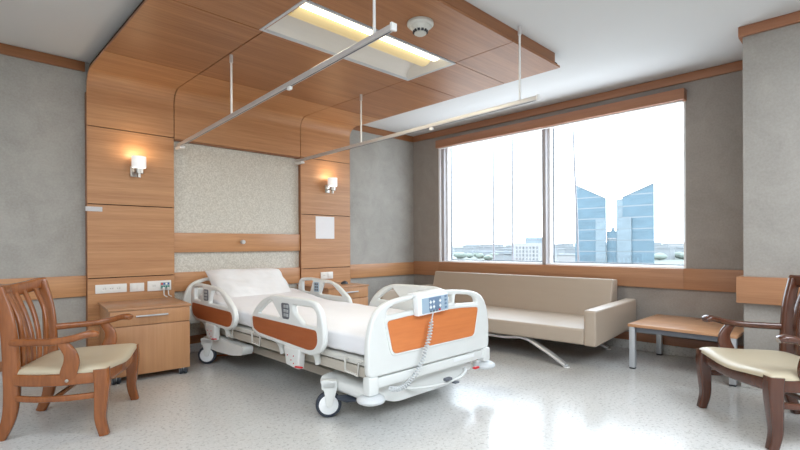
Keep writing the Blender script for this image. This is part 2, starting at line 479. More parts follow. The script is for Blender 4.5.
# ------------------------------------------------------------------ ceiling light, detector, curtain rails
lx0, lx1, ly0, ly1 = -3.86, -2.205, -2.675, -2.045
lt = thing('ceiling_light', 'long recessed warm fluorescent light set into the wooden canopy', 'ceiling light', ((lx0+lx1)/2, (ly0+ly1)/2, Zc))
f = MB(); t = .022
f.box(lx0, lx1, ly0, ly0+t, Zc-.006, Zc+.03); f.box(lx0, lx1, ly1-t, ly1, Zc-.006, Zc+.03); f.box(lx0, lx0+t, ly0+t, ly1-t, Zc-.006, Zc+.03); f.box(lx1-t, lx1, ly0+t, ly1-t, Zc-.006, Zc+.03)
part('frame', f, 'fixture_frame', lt, smoothing=0)
h = MB(); ym = (ly0+ly1)/2-.03; zt = Zc+.095
# curved reflector trough with sloping ends
def refl(u, v):
    a = PI*v
    return V((lx0+t+(lx1-lx0-2*t)*u, ly0+t+(ly1-ly0-2*t)*v, Zc+.012+.085*abs(math.sin(a))**.6))
h.grid(refl, 2, 25)
h.hexa([(lx1-t-.10, ly0+t, Zc+.10), (lx1-t, ly0+t, Zc+.0), (lx1-t, ly1-t, Zc+.0), (lx1-t-.10, ly1-t, Zc+.10), (lx1-t-.09, ly0+t, Zc+.105), (lx1-t+.003, ly0+t, Zc+.105), (lx1-t+.003, ly1-t, Zc+.105), (lx1-t-.09, ly1-t, Zc+.105)])
h.box(lx0+t-.003, lx0+t, ly0+t, ly1-t, Zc, Zc+.105)
part('reflector', h, 'reflector', lt)
b = MB()
def bask(u, v):
    a = PI*v
    return V((lx0+.06+(lx1-lx0-.20)*u, ym-.02+.085*math.cos(a), Zc+.075-.065*math.sin(a)))
b.grid(bask, 30, 13)
part('lamp_basket', b, 'basket', lt)
tb = MB(); tb.sweep([(lx0+.05, ly0+.11, Zc+.035), (lx1-.15, ly0+.11, Zc+.035)], .055, .02, n=12)
part('fluorescent_tube', tb, 'tube_lit', lt)

sd = thing('smoke_detector', 'round white smoke detector on the wooden canopy beside the ceiling light', 'smoke detector', (-3.035, -2.995, Zc))
part('base', MB().lathe([(.10, -.001), (.102, -.02), (.09, -.034)], (-3.035, -2.995, Zc)), 'detector', sd)
part('body', MB().lathe([(.08, -.034), (.07, -.05), (.05, -.075)], (-3.035, -2.995, Zc)), 'detector', sd)
sl = MB()
for k in range(12):
    a = 2*PI*k/12; sl.box(-.008, .008, -.009, .009, -.010, .008)
    for v in list(sl.bm.verts)[-8:]: v.co = Matrix.Rotation(a, 4, 'Z') @ (v.co+V((.050, 0, 0)))+V((-3.035, -2.995, Zc-.070))
part('vent', sl, 'dark_plastic', sd, smoothing=0)
part('tip', MB().lathe([(.046, -.075), (.046, -.088), (.03, -.098)], (-3.035, -2.995, Zc)), 'detector', sd)

def curtain_rail(xw, zw, xe, ze, yend, label, rods):
    yw = Yp-.02
    at = lambda y: (y-yw)/(yend-yw)
    zz = lambda y: zw+(ze-zw)*at(y)
    xx = lambda y: xw+(xe-xw)*at(y)
    r = thing('curtain_rail', label, 'curtain rail', (xe, -1.7, 2.3), group='curtain rails over the bed')
    m = MB(); m.sweep([(xw, yw, zw), (xe, yend, ze)], .017, .018, n=8, k=.35)
    rr = part('rail', m, 'rail_alu', r)
    ch = MB(); ch.sweep([(xx(yw-.2), yw-.2, zz(yw-.2)-.0185), (xx(yend+.02), yend+.02, zz(yend+.02)-.0185)], .005, .002, n=4)
    part('channel', ch, 'slate', rr, smoothing=0)
    part('end_cap', MB().box(xe-.021, xe+.021, yend-.012, yend+.004, ze-.022, ze+.022, .003), 'white_gloss', rr)
    part('wall_bracket', MB().box(xw-.028, xw+.028, Yp-.15, Yp-.001, zw-.046, zw-.019, .006), 'white_gloss', r)
    for (y, top) in rods:
        q = part('hanger_rod', MB().lathe([(.009, 0), (.009, top-zz(y)-.015)], (xx(y), y, zz(y)+.015), n=10), 'white_gloss', r)
        part('ferrule', MB().lathe([(.015, 0), (.015, .07)], (xx(y), y, top-.071), n=12), 'rail_alu', q)
    part('glider', MB().box(xx(-2.4)-.012, xx(-2.4)+.012, -2.42, -2.38, zz(-2.4)-.042, zz(-2.4)-.018, .003), 'white_gloss', r)
    return r
curtain_rail(-3.785, 2.292, -3.82, 2.43, -3.513, 'aluminium curtain rail crossing beneath the lit ceiling light', [(-1.42, Zc), (-3.353, CEIL)])
curtain_rail(-2.285, 2.308, -2.222, 2.374, -3.52, 'aluminium curtain rail on the window side of the bed, ending in front of the window', [(-1.364, Zc), (-3.36, CEIL)])

# ------------------------------------------------------------------ sconces
def make_sconce(label):
    s = thing('wall_sconce', label, 'wall lamp', (0, 0, 0), group='glass wall lamps on the wood panels')
    part('backplate', MB().box(-.052, .02, -.014, 0, -.045, .060, .004), 'nickel', s, world=False)
    a = MB(); a.sweep([(.0, -.01, .0), (.0, -.06, .0), (.0, -.10, .0)], .010, n=10); a.lathe([(.042, -.02), (.042, .03)], (0, -.11, 0), n=20)
    a.lathe([(.016, -.06), (.016, -.02)], (0, -.11, 0), n=16)
    part('arm', a, 'nickel', s, world=False)
    g_ = MB(); g_.lathe([(.060, .035), (.066, .04), (.066, .15), (.060, .15), (.060, .045)], (0, -.11, 0), n=28, cap=False)
    part('glass_shade', g_, 'shade_glass', s, world=False)
    part('bulb', MB().lathe([(.02, .035), (.04, .06), (.046, .105), (.038, .135), (.01, .147)], (0, -.11, 0), n=20), 'shade_hot', s, world=False)
    return s
sc1 = make_sconce('lit glass wall lamp above the bedside cabinet with the sockets'); sc1.location = (-4.20, Yp, 1.958)
sc2 = copy_tree(sc1); sc2.location = (-1.785, Yp, 1.972); sc2['label'] = 'lit glass wall lamp above the white paper notice'
for x, z in ((-4.205, 2.135), (-1.79, 2.145)):
    l = bpy.data.lights.new('sconce_bulb', 'POINT'); l.energy = 1.3; l.color = (1., .72, .42); l.shadow_soft_size = .05
    o = bpy.data.objects.new('sconce_bulb', l); C.objects.link(o); o.location = (x, Yp-.14, z)

# ------------------------------------------------------------------ things on the panels
nt_ = MB(); nt_.box(-1.99, -1.68, Yp-.004, Yp-.001, 1.29, 1.595)
solo('paper_notice', nt_, 'paper', 'blank white paper sheet on the wood panel under the wall lamp', 'paper')
solo('label_plate', MB().box(-4.642, -4.50, Yp-.005, Yp-.001, 1.542, 1.588, .002), 'label_plate', 'small pale label strip at the left edge of the wood panel', 'label')
hk = thing('wall_knob', 'small round chrome knob on the board above the bed', 'hook', (-3.04, -.045, 1.243))  # a plain round knob on the board
part('rosette', MB().lathe([(.024, 0), (.024, -.012)], (-3.04, -.0455, 1.243), 'y', 18), 'nickel', hk)
part('stem', MB().lathe([(.013, -.012), (.02, -.03), (.026, -.045), (.02, -.055)], (-3.04, -.0455, 1.243), 'y', 18), 'chrome', hk)

def outlet(label, x0, x1, z0, z1, socks):
    o = thing('wall_outlet', label, 'socket', ((x0+x1)/2, Yp, z0), group='white sockets on the wood panels')
    p = part('faceplate', MB().box(x0, x1, Yp-.012, Yp-.001, z0, z1, .004), 'outlet', o)
    for k, c, w_ in socks:
        zc = (z0+z1)/2
        if k == 'r':
            part('socket', MB().lathe([(.024, -.0125), (.026, -.016), (.020, -.016), (.017, -.0135)], (c, Yp, zc), 'y', 20), 'outlet', o)
            hl = MB(); hl.lathe([(.0045, -.0125), (.0045, -.0150)], (c-.009, Yp, zc), 'y', 8); hl.lathe([(.0045, -.0125), (.0045, -.0150)], (c+.009, Yp, zc), 'y', 8)
            part('pin_hole', hl, 'socket_dark', o)
        if k == 's':
            part('switch', MB().box(c-w_, c+w_, Yp-.017, Yp-.0125, zc-.028, zc+.028, .003), 'outlet', o)
        if k == 'p':
            part('port_panel', MB().box(c-w_, c+w_, Yp-.016, Yp-.0125, zc-.035, zc+.035, .002), 'port_panel', o)
            for i, mt_ in enumerate(('red', 'led_blue', 'key_white', 'led_blue')):
                part('port', MB().box(c-w_+.006+i*.022, c-w_+.022+i*.022, Yp-.020, Yp-.0165, zc+.008, zc+.028, .001), mt_, o)
            for i in range(4):
                part('port', MB().box(c-w_+.006+i*.022, c-w_+.022+i*.022, Yp-.020, Yp-.0165, zc-.022, zc-.002, .001), 'port_teal', o)
    return o
outlet('wide white wall socket with three round outlets above the bedside cabinet', -4.565, -4.29, .735, .822, [('r', -4.49, 0), ('r', -4.427, 0), ('r', -4.364, 0)])
outlet('small white double switch plate between the two wider sockets', -4.262, -4.128, .733, .82, [('s', -4.225, .022), ('s', -4.168, .022)])
outlet('large white socket plate with coloured ports and two plugs', -4.097, -3.862, .726, .832, [('r', -4.035, 0), ('p', -3.925, .046)])
outlet('white wall socket behind the far bed rail', -1.915, -1.71, .735, .83, [('r', -1.86, 0), ('s', -1.77, .03)])
for k, (x, lab) in enumerate(((-3.945, 'left of the two white cords plugged into the coloured ports'), (-3.90, 'right of the two white cords plugged into the coloured ports'))):
    pg = thing('plug_cord', lab, 'plug', (x, Yp-.03, .64), group='plugs under the coloured ports')
    part('plug', MB().box(x-.010, x+.010, Yp-.045, Yp-.021, .735, .762, .004), 'outlet', pg)
    part('cord', MB().sweep([(x, Yp-.034, .74), (x+.002, Yp-.036, .70), (x+.004, Yp-.045, .675), (x+.014, Yp-.095, .664)], .0055, n=8, sub=5), 'white_gloss', pg)

# ------------------------------------------------------------------ bedside cabinets
def cabinet(x0, x1, y0, label, zt=.655, y1=Yp-.012):
    zb = .058
    o = thing('bedside_cabinet', label, 'cabinet', ((x0+x1)/2, (y0+y1)/2, 0), group='bedside cabinets on castors')
    part('carcass', MB().box(x0+.012, x1-.012, y0+.022, y1, zb, zt-.022, .002), 'cabinet', o)
    part('top', MB().box(x0, x1, y0-.006, y1, zt-.022, zt, .004), 'cabinet_top', o)
    zs = zt-.16
    d = part('drawer', MB().box(x0+.014, x1-.014, y0, y0+.02, zs+.004, zt-.025, .003), 'cabinet', o)
    hx = (x0+x1)/2-.0
    hm = MB(); hm.sweep([(hx-.13, y0-.03, zs+.085), (hx+.13, y0-.03, zs+.085)], .008, n=10); hm.sweep([(hx-.10, y0, zs+.085), (hx-.10, y0-.03, zs+.085)], .005, n=8); hm.sweep([(hx+.10, y0, zs+.085), (hx+.10, y0-.03, zs+.085)], .005, n=8)
    part('handle', hm, 'alu', d)
    part('door', MB().box(x0+.014, x1-.014, y0, y0+.02, zb, zs-.003, .003), 'cabinet', o)
    for x in (x0+.06, x1-.07):
        for y in (y0+.02, y1-.08):
            c = MB(); c.lathe([(.030, -.032), (.033, -.026), (.033, -.008), (.030, -.004)], (x, y, .033), 'x', 18); c.lathe([(.030, .004), (.033, .008), (.033, .026), (.030, .032)], (x, y, .033), 'x', 18)
            cc = part('caster', c, 'dark_plastic', o)
            h_ = MB(); h_.lathe([(.019, -.0345), (.019, -.032)], (x, y, .033), 'x', 14)
            part('caster_hub', h_, 'grey_plastic', cc)
            part('caster_stem', MB().box(x-.0035, x+.0035, y-.02, y+.025, .026, zb+.012, .002), 'grey_plastic', cc)
    return o
cab = cabinet(-4.585, -3.91, -.837, 'wooden bedside cabinet beside the armchair with slatted back', y1=-.127)
cab.rotation_euler = (0, 0, math.radians(-6))
cabinet(-2.30, -1.64, -.76, 'wooden bedside cabinet behind the far bed rail, beside the window', zt=.685)
mo = thing('remote_control', 'small dark rounded device on top of the cabinet by the window', 'remote control', (-1.80, -.45, .685))
b = MB(); b.grid(lambda u, v: V((-1.80+.055*math.cos(2*PI*u)*math.sin(PI*v/2), -.45+.04*math.sin(2*PI*u)*math.sin(PI*v/2), .686+.038*math.cos(PI*v/2))), 20, 8, True)
part('shell', b, 'dark_plastic', mo)
part('button', MB().lathe([(.012, .033), (.012, .041), (.008, .042)], (-1.80, -.45, .686), n=14), 'slate', mo)

# ------------------------------------------------------------------ hospital bed
XLR, XRR = -3.75, -2.43        # outer faces of the side rails
XM = (XLR+XRR)/2
bed = thing('hospital_bed', 'white adjustable hospital bed with wood-coloured rail panels on castors', 'bed', (XM, -1.65, 0))
YF = -3.12
# footboard ---------------------------------------------------------------
half = [(.662, .338), (.664, .56), (.640, .675), (.590, .765), (.510, .812), (.39, .836), (.20, .853), (0, .857)]
out = [(XF, z) for XF, z in half]+[(-x, z) for x, z in half[-2::-1]]
XFC = -3.035
def footmap(dy=0., y=YF): return lambda a, b_, c: V((XFC+a, y+c+dy, b_))
hole_r = rnd([(.215, .742), (.505, .728), (.485, .772), (.42, .797), (.225, .818)], .02)
hole_l = [(-x, z) for x, z in hole_r[::-1]]
hole_m = rnd([(-.19, .752), (.19, .752), (.19, .818), (-.19, .818)], .02)
fb = MB(); fb.mesh(plate(rnd(out, .05, 4), [hole_r, hole_l, hole_m], .05, .014, footmap()))
foot = part('footboard', fb, 'white_plastic', bed)
fw = MB(); fw.mesh(plate(rnd([(-.448, .468), (.448, .468), (.505, .692), (.3, .706), (0, .711), (-.3, .706), (-.505, .692)], [.04, .04, .03, 0, 0, 0, .03]), [], .008, .002, footmap(-.027)))
part('footboard_panel', fw, 'foot_wood', foot, label='orange wood-effect panel')
ridge = MB(); rim = rnd([(-.468, .452), (.468, .452), (.532, .712), (.3, .724), (0, .730), (-.3, .724), (-.532, .712)], [.05, .05, .035, 0, 0, 0, .035])
ridge.mesh(plate(rim, [rnd([(-.449, .467), (.449, .467), (.506, .693), (.3, .707), (0, .712), (-.3, .707), (-.506, .693)], [.04, .04, .03, 0, 0, 0, .03])], .012, .004, footmap(-.026)))
part('panel_rim', ridge, 'white_plastic', foot)
lb = MB(); lb.box(XFC-.60, XFC+.60, YF-.02, YF+.03, .262, .330, .01); lb.box(XFC-.665, XFC-.580, YF-.035, YF+.035, .226, .345, .016); lb.box(XFC+.580, XFC+.665, YF-.035, YF+.035, .232, .345, .016)
part('end_beam', lb, 'white_plastic', bed)
part('beam_plate', MB().box(XFC+.20, XFC+.46, YF-.024, YF-.02, .296, .322, .002), 'key_white', bed)
for sx in (-1, 1):
    part('corner_bumper', MB().lathe([(.04, .226), (.070, .222), (.090, .210), (.095, .197), (.089, .184), (.066, .174), (.02, .172)], (XFC+sx*.622, YF, 0), n=28), 'bumper', bed)
# headboard ---------------------------------------------------------------
YH = -.17
hout = [(x, z+.012) for x, z in out]
hb = MB(); hb.mesh(plate(rnd(hout, .05, 4), [[(x, z+.01) for x, z in h_] for h_ in (hole_r, hole_l, hole_m)], .05, .014, lambda a, b_, c: V((XM-.03+a, YH+c, b_))))
part('headboard', hb, 'white_plastic', bed)
# side rails ---------------------------------------------------------------
HR = [(-.345, .50), (-.40, .445), (-.52, .428), (-.87, .42), (-1.22, .415), (-1.34, .452), (-1.39, .535), (-1.35, .63), (-1.14, .755), (-.985, .798), (-.60, .815), (-.42, .805), (-.352, .765), (-.338, .65)]
HRh = [[(-.435, .765), (-.435, .645), (-.60, .640), (-.665, .782)], [(-.80, .632), (-1.235, .630), (-1.05, .752), (-.99, .762), (-.865, .760)]]
HRp = [(-.385, .607), (-1.30, .592), (-1.335, .535), (-1.29, .463), (-1.22, .446), (-.53, .455), (-.42, .48), (-.382, .53)]
HRc = [(-.69, .765), (-.80, .765), (-.80, .655), (-.69, .650)]
FR = [(-1.685, .565), (-1.775, .675), (-1.90, .757), (-2.01, .793), (-2.10, .804), (-2.585, .808), (-2.675, .790), (-2.74, .725), (-2.775, .60), (-2.775, .51), (-2.735, .45), (-2.65, .410), (-2.58, .402), (-1.83, .445), (-1.72, .482)]
FRh = [[(-1.825, .634), (-1.925, .70), (-2.045, .766), (-2.195, .632)], [(-2.37, .748), (-2.635, .750), (-2.682, .712), (-2.682, .617), (-2.515, .620), (-2.385, .70)]]
FRp = [(-1.735, .604), (-2.69, .595), (-2.70, .505), (-2.655, .455), (-2.585, .441), (-1.84, .476), (-1.755, .505)]
FRc = [(-2.21, .755), (-2.325, .757), (-2.335, .71), (-2.325, .635), (-2.23, .632)]
def mv(pts, d):
    return [mv(p, d) for p in pts] if isinstance(pts[0], list) else [(a+d, z) for a, z in pts]
HR, HRh, HRp, HRc = (mv(q, .02) for q in (HR, HRh, HRp, HRc))
FR, FRh, FRp, FRc = (mv(q, .045) for q in (FR, FRh, FRp, FRc))
def side_rail(x, sgn, O, Hs, Pn, Ct, knob_y):
    """sgn -1: outer face looks to -x"""
    xc = x-sgn*.022
    mp = lambda d: (lambda a, b_, c: V((xc+sgn*(d+c), a, b_)))
    m = MB(); m.mesh(plate(rnd(O, .04, 4), [rnd(h_, .022) for h_ in Hs], .044, .015, mp(0)))
    r = part('side_rail', m, 'white_plastic', bed)
    p = MB(); p.mesh(plate(rnd(Pn, .03), [], .008, .002, mp(.020)))
    part('rail_panel', p, 'bed_wood', r, label='dark orange wood-effect panel')
    for d in ((.021, -.021) if O[0][0] > -1 else (.021,)):
        k = MB(); k.mesh(plate(rnd(Ct, .022), [], .008, .002, mp(d)))
        kp = part('keypad', k, 'slate' if d > 0 else 'keys_blue', r)
        cy = sum(q[0] for q in Ct)/len(Ct); cz = sum(q[1] for q in Ct)/len(Ct)
        bt = MB()
        for i in range(2):
            for j in range(3):
                xx = xc+sgn*(d+(.004 if d > 0 else -.004)); bt.box(xx-.003, xx+.003, cy-.034+i*.038, cy-.006+i*.038, cz-.045+j*.033, cz-.022+j*.033, .002)
        part('button', bt, 'grey_plastic' if d > 0 else 'slate', kp)
    # folding arms below the rail
    xi = xc-sgn*.05
    for y in (knob_y-.25, knob_y+.25):
        part('rail_arm', MB().sweep([(xc, y, .46), (xi, y+.02, .40), (xi-sgn*.02, y+.03, .33)], .022, .03, n=10, sub=4), 'white_plastic', r)
    bx = MB(); bx.hexa([(xc-.03, knob_y-.10, .275), (xc+.03, knob_y-.10, .275), (xc+.03, knob_y+.07, .29), (xc-.03, knob_y+.07, .29), (xc-.03, knob_y-.12, .43), (xc+.03, knob_y-.12, .43), (xc+.03, knob_y+.10, .43), (xc-.03, knob_y+.10, .43)], .014)
    lk = part('rail_lock', bx, 'white_plastic', r)
    part('release_lever', MB().sweep([(xc+sgn*.035, knob_y-.16, .305), (xc+sgn*.035, knob_y-.08, .296)], .012, .007, n=8), 'red', lk)
    for dy, dz in ((-.045, .37), (.04, .365), (-.01, .335), (-.045, .315)):
        part('indicator', MB().lathe([(.0045, 0), (.0045, sgn*.004)], (xc+sgn*.031, knob_y+dy, dz), 'x', 10), 'red', lk)
    return r
side_rail(XLR, -1, HR, HRh, HRp, HRc, -.82); side_rail(XLR, -1, FR, FRh, FRp, FRc, -2.31)
side_rail(XRR, 1, mv(HR, -.06), mv(HRh, -.06), mv(HRp, -.06), mv(HRc, -.06), -.88); up_ = lambda q: [up_(p) for p in q] if isinstance(q[0], list) else [(a-.075, z+.015) for a, z in q]
side_rail(XRR, 1, up_(FR), up_(FRh), up_(FRp), up_(FRc), -2.40)
# deck and frame -------------------------------------------------------------
XD0, XD1 = XLR+.10, XRR-.10
dk = MB(); dk.box(XD0, XD1, -3.04, -.25, .395, .435, .008)
part('deck', dk, 'bed_metal', bed)
fr = MB()
for x in (XD0+.03, XD1-.03): fr.box(x-.025, x+.025, -3.05, -.30, .315, .385, .006)
for y in (-.45, -1.2, -2.0, -2.8): fr.box(XD0+.05, XD1-.05, y-.03, y+.03, .32, .38, .006)
part('deck_frame', fr, 'deck', bed)
for x, s_ in ((XD0, -1), (XD1, 1)):
    lp = MB(); xo = x+s_*.03
    for y in (-1.02, -2.88, -1.55): lp.sweep([(x, y, .42), (xo, y, .43), (xo, y, .345), (xo, y-.14, .335), (xo, y-.14, .42), (x, y-.14, .42)], .009, n=8)
    part('drainage_hook', lp, 'bed_metal', bed)
bs = MB()
for x in (XM-.38, XM+.38): bs.box(x-.03, x+.03, -2.75, -.55, .17, .235, .008)
part('base_frame', bs, 'deck', bed)
la = MB()
for y0, y1 in ((-.85, -1.35), (-2.5, -2.0)): 
    for x in (XM-.3, XM+.3): la.sweep([(x, y0, .22), (x, y1, .345)], .03, .025, n=10)
part('lift_arm', la, 'bed_metal', bed)
# end covers of the base, each a shallow shell that carries two casters
def cover(yc, yo, zt):
    m = MB()
    a, b_ = XLR+.075, XRR-.075
    pr = [(a, .175), (a, .245), (a+.10, .262), (a+.34, zt), (b_-.34, zt), (b_-.10, .262), (b_, .245), (b_, .175), (b_-.16, .15), (b_-.30, .10), (a+.30, .10), (a+.16, .15)]
    m.prism([(x, yc, z) for x, z in rnd(pr, .05)], (0, yo-yc, 0), 0)
    return part('base_cover', m, 'white_plastic', bed)
cover(-2.58, -3.06, .30); cover(-.50, -.78, .28)
hc = MB(); hc.prism([(XLR+.06, y, z) for y, z in rnd([(-.50, .26), (-.50, .17), (-.80, .15), (-1.16, .165), (-1.38, .20), (-1.40, .28), (-1.2, .275), (-.8, .30)], .05)], (.10, 0, 0))
part('side_cover', hc, 'white_plastic', bed)
def caster(x, y, th, pedal):
    """swivel caster turned by th about its stem; local outer face looks to -x"""
    rr = .090; T = Matrix.Translation((x, y, 0)) @ Matrix.Rotation(th, 4, 'Z')
    def put(m):
        for v in m.bm.verts: v.co = T @ v.co
        return m
    k = MB(); k.lathe([(rr-.018, -.024), (rr-.004, -.020), (rr, -.010), (rr, .010), (rr-.004, .020), (rr-.018, .024)], (0, 0, rr+.001), 'x', 36)
    wh = part('caster', put(k), 'tyre', bed)
    for s_ in (-1, 1):
        d = MB(); d.lathe([(.012, s_*.031), (.055, s_*.029), (.072, s_*.022), (.074, s_*.018)], (0, 0, rr+.001), 'x', 32)
        part('wheel_cover', put(d), 'key_white', wh)
    fk = MB()
    fk.prism([(-.046, a, b_) for a, b_ in rnd([(.0, .27), (-.065, .24), (-.045, .16), (-.02, .075), (.02, .085), (.025, .17), (.06, .27)], .03)], (.014, 0, 0), .004)
    fk.box(-.046, .05, -.06, .05, .20, .262, .012)
    part('fork', put(fk), 'white_plastic', wh)
    if pedal:
        pm = MB(); pm.sweep([(-.06, -.06, .152), (-.075, -.125, .145), (-.08, -.185, .140)], [.022, .046, .034], [.014, .026, .018], n=12, sub=4)
        part('brake_pedal', put(pm), 'tyre', wh)
caster(XLR+.035, -2.735, math.radians(56), True); caster(XLR+.045, -.64, math.radians(50), False); caster(-2.66, -2.72, math.radians(40), False); caster(-2.50, -.64, math.radians(20), False)
pb = MB(); pb.sweep([(XFC-.35, -3.02, .19), (XFC-.10, -3.14, .17), (XFC+.20, -3.16, .17), (XFC+.40, -3.10, .185), (XFC+.46, -3.0, .20)], .013, .010, n=10, sub=6)
bar = part('foot_bar', pb, 'white_plastic', bed)
part('pedal', MB().box(XFC+.06, XFC+.13, -3.19, -3.15, .182, .206, .011), 'slate', bar)
part('pedal', MB().box(XFC+.15, XFC+.20, -3.20, -3.16, .150, .163, .006), 'slate', bar)
part('pedal', MB().box(XFC+.45, XFC+.51, -3.16, -3.13, .196, .212, .006), 'red', bar, label='red pedal')

# mattress with a white sheet, head section gently raised -------------------
def mat_z(y):   # height offset of the surface
    t_ = max(0., min(1., (y+1.25)/.95)); return .09*t_*t_*(3-2*t_)
XW0, XW1, YM_0, YM_1 = XD0+.015, XD1-.015, -3.075, -.24
def mat_fn(u, v):
    y = YM_0+(YM_1-YM_0)*v
    e = min(v*(YM_1-YM_0), (1-v)*(YM_1-YM_0)); q = 1. if e > .07 else math.sqrt(max(0, 1-(1-e/.07)**2))*.35+.65
    th = 2*PI*u; c, s_ = math.cos(th), math.sin(th)
    k = .28
    hx, hz = (XW1-XW0)/2, .082*q
    x = (XW0+XW1)/2+hx*math.copysign(abs(c)**k, c)*(1-.02*(1-q)); z = .522+hz*math.copysign(abs(s_)**k, s_)+mat_z(y)
    nz = noise.noise(V((x*4.5, y*2.2, 1.3)))*.006+noise.noise(V((x*9+y*6, y*9, 7.)))*.004
    side = abs(c)**.5
    x += math.copysign(1, c)*side*(noise.noise(V((y*8, z*5, 3.)))*.010)
    return V((x, y, z+nz))
mm = MB(); gr = mm.grid(mat_fn, 72, 90, True)
mm.bm.faces.new([r[0] for r in gr]); mm.bm.faces.new([r[-1] for r in gr][::-1])
mt_ob = thing('mattress', 'mattress under a smooth white sheet on the hospital bed', 'mattress', (XM, -1.65, .436))
part('sheet', mm, 'sheet', mt_ob, smoothing=70)
# pillow leaning on the raised head end
pw = MB()
pcx, W_, H_ = -3.12, .445, .318
cen = V((pcx, -.475, .712)); ax = V((1, -.05, -.02)).normalized(); ay = V((0, .78, .625)); ay = (ay-ax*ay.dot(ax)).normalized(); az = ax.cross(ay)
def pil(u, v, sg):
    x, y = 2*u-1, 2*v-1
    t_ = ((1-abs(x)**5)*(1-abs(y)**4))**.55
    pinch = 1-.045*(1-abs(y)**2)*abs(x)**3; pinch2 = 1-.05*(1-abs(x)**2)*abs(y)**3
    ed = t_**.5
    n = noise.noise(V((x*2.2, y*2.0, sg)))*.018+noise.noise(V((x*6+y*2.5, y*5, 5.)))*.008+.006*math.sin((x*1.0+y*.6)*7)*noise.noise(V((x, y, 9.)))
    return cen+ax*(x*W_*pinch)+ay*(y*H_*pinch2)+az*(sg*(.10*t_+.006)+n*ed)
g1 = pw.grid(lambda u, v: pil(u, v, 1), 60, 44); g2 = pw.grid(lambda u, v: pil(u, v, -1), 60, 44)
rim1 = [r[0] for r in g1]+[c for c in g1[-1][1:]]+[r[-1] for r in g1[::-1][1:]]+[c for c in g1[0][::-1][1:-1]]
rim2 = [r[0] for r in g2]+[c for c in g2[-1][1:]]+[r[-1] for r in g2[::-1][1:]]+[c for c in g2[0][::-1][1:-1]]
for i in range(len(rim1)):
    j = (i+1) % len(rim1); pw.bm.faces.new((rim1[i], rim1[j], rim2[j], rim2[i]))
pil_ob = thing('pillow', 'plump white pillow propped against the headboard of the bed', 'pillow', (pcx, -.45, .65))
part('pillowcase', pw, 'pillowcase', pil_ob, smoothing=80)

# hand control hooked on the footboard ----------------------------------------
YP = YF-.062
hcx, hcz = -3.128, .776
hd = thing('hand_control', 'blue and white bed hand control hooked on the footboard with coiled cord', 'remote control', (hcx, YP, .72))
tilt = Matrix.Rotation(-.045, 4, 'Y')
def hbox(a0, a1, z0, z1, y0, y1, bev=.004):
    m = MB(); m.box(a0, a1, y0, y1, z0, z1, bev)
    for v in m.bm.verts: v.co = tilt @ v.co+V((hcx, YP, hcz))
    return m
bd = part('casing', hbox(-.166, .166, -.068, .066, -.018, .030, .014), 'key_white', hd)
part('hook', hbox(-.155, .155, .066, .086, .0, .095, .008), 'key_white', hd)
part('keypad', hbox(-.125, .156, -.055, .052, -.0215, -.0185, .001), 'keys_blue', hd)
kd = part('key_field', hbox(-.055, .075, -.040, .050, -.0235, -.0215, .001), 'key_dark', hd)
for i, j in ((0, 0), (1, 0), (0, 1), (1, 1), (3, 0), (3, 1)):
    a = -.040+i*.034; zz_ = -.018+j*.036
    m = hbox(a-.011, a+.011, zz_-.005, zz_+.005, -.026, -.0235, .001); m2 = hbox(a-.004, a+.004, zz_-.013, zz_+.013, -.0262, -.0235, .001)
    m.bm.from_mesh((lambda me: (m2.bm.to_mesh(me), me)[1])(bpy.data.meshes.new('t')))
    part('button', m, 'key_white', kd)
for j in range(4): part('button', hbox(.115, .138, -.045+j*.027, -.032+j*.027, -.025, -.0225, .001), 'key_dark', hd)
part('button', hbox(.045, .065, -.052, -.040, -.0255, -.0225, .001), 'red', hd, label='small red button')
for j in range(3): part('button', hbox(-.05+j*.032, -.03+j*.032, -.052, -.042, -.0255, -.0225, .001), 'slate', hd)
# coiled cord: straight tail, helix, curve away under the bed
pth = [V((x, YP-.012, z)) for x, z in ((-3.125, .725), (-3.147, .65), (-3.169, .555), (-3.202, .475), (-3.244, .39), (-3.305, .315), (-3.394, .258), (-3.479, .243), (-3.56, .262))]
P, _, _ = smooth(pth, [0]*9, [0]*9, 80)
co_ = []; tot = 0; last = P[0]
for i, p in enumerate(P):
    tot += (p-last).length; last = p
    tg = (P[min(i+1, len(P)-1)]-P[max(i-1, 0)]).normalized(); sx = V((0, 1, 0)).cross(tg).normalized()
    rr = .0135*min(1, max(.0, (tot-.05)/.04))
    a = tot*2*PI/.021
    co_.append(p+sx*(rr*math.cos(a))+V((0, 1, 0))*(rr*math.sin(a)))
part('coiled_cord', MB().sweep(co_, .0050, n=5, up=(.3, 1, .2)), 'bumper', hd, smoothing=60)
# mains cord on the floor behind the bed
solo('power_cord', MB().sweep([(-3.60, -.33, .008), (-3.46, -.42, .008), (-3.30, -.47, .008), (-3.20, -.55, .008), (-3.0, -.50, .008), (-2.8, -.2, .008)], .007, n=8, sub=6), 'orange_cord', 'thin orange mains cord lying on the floor under the head of the bed', 'cord')

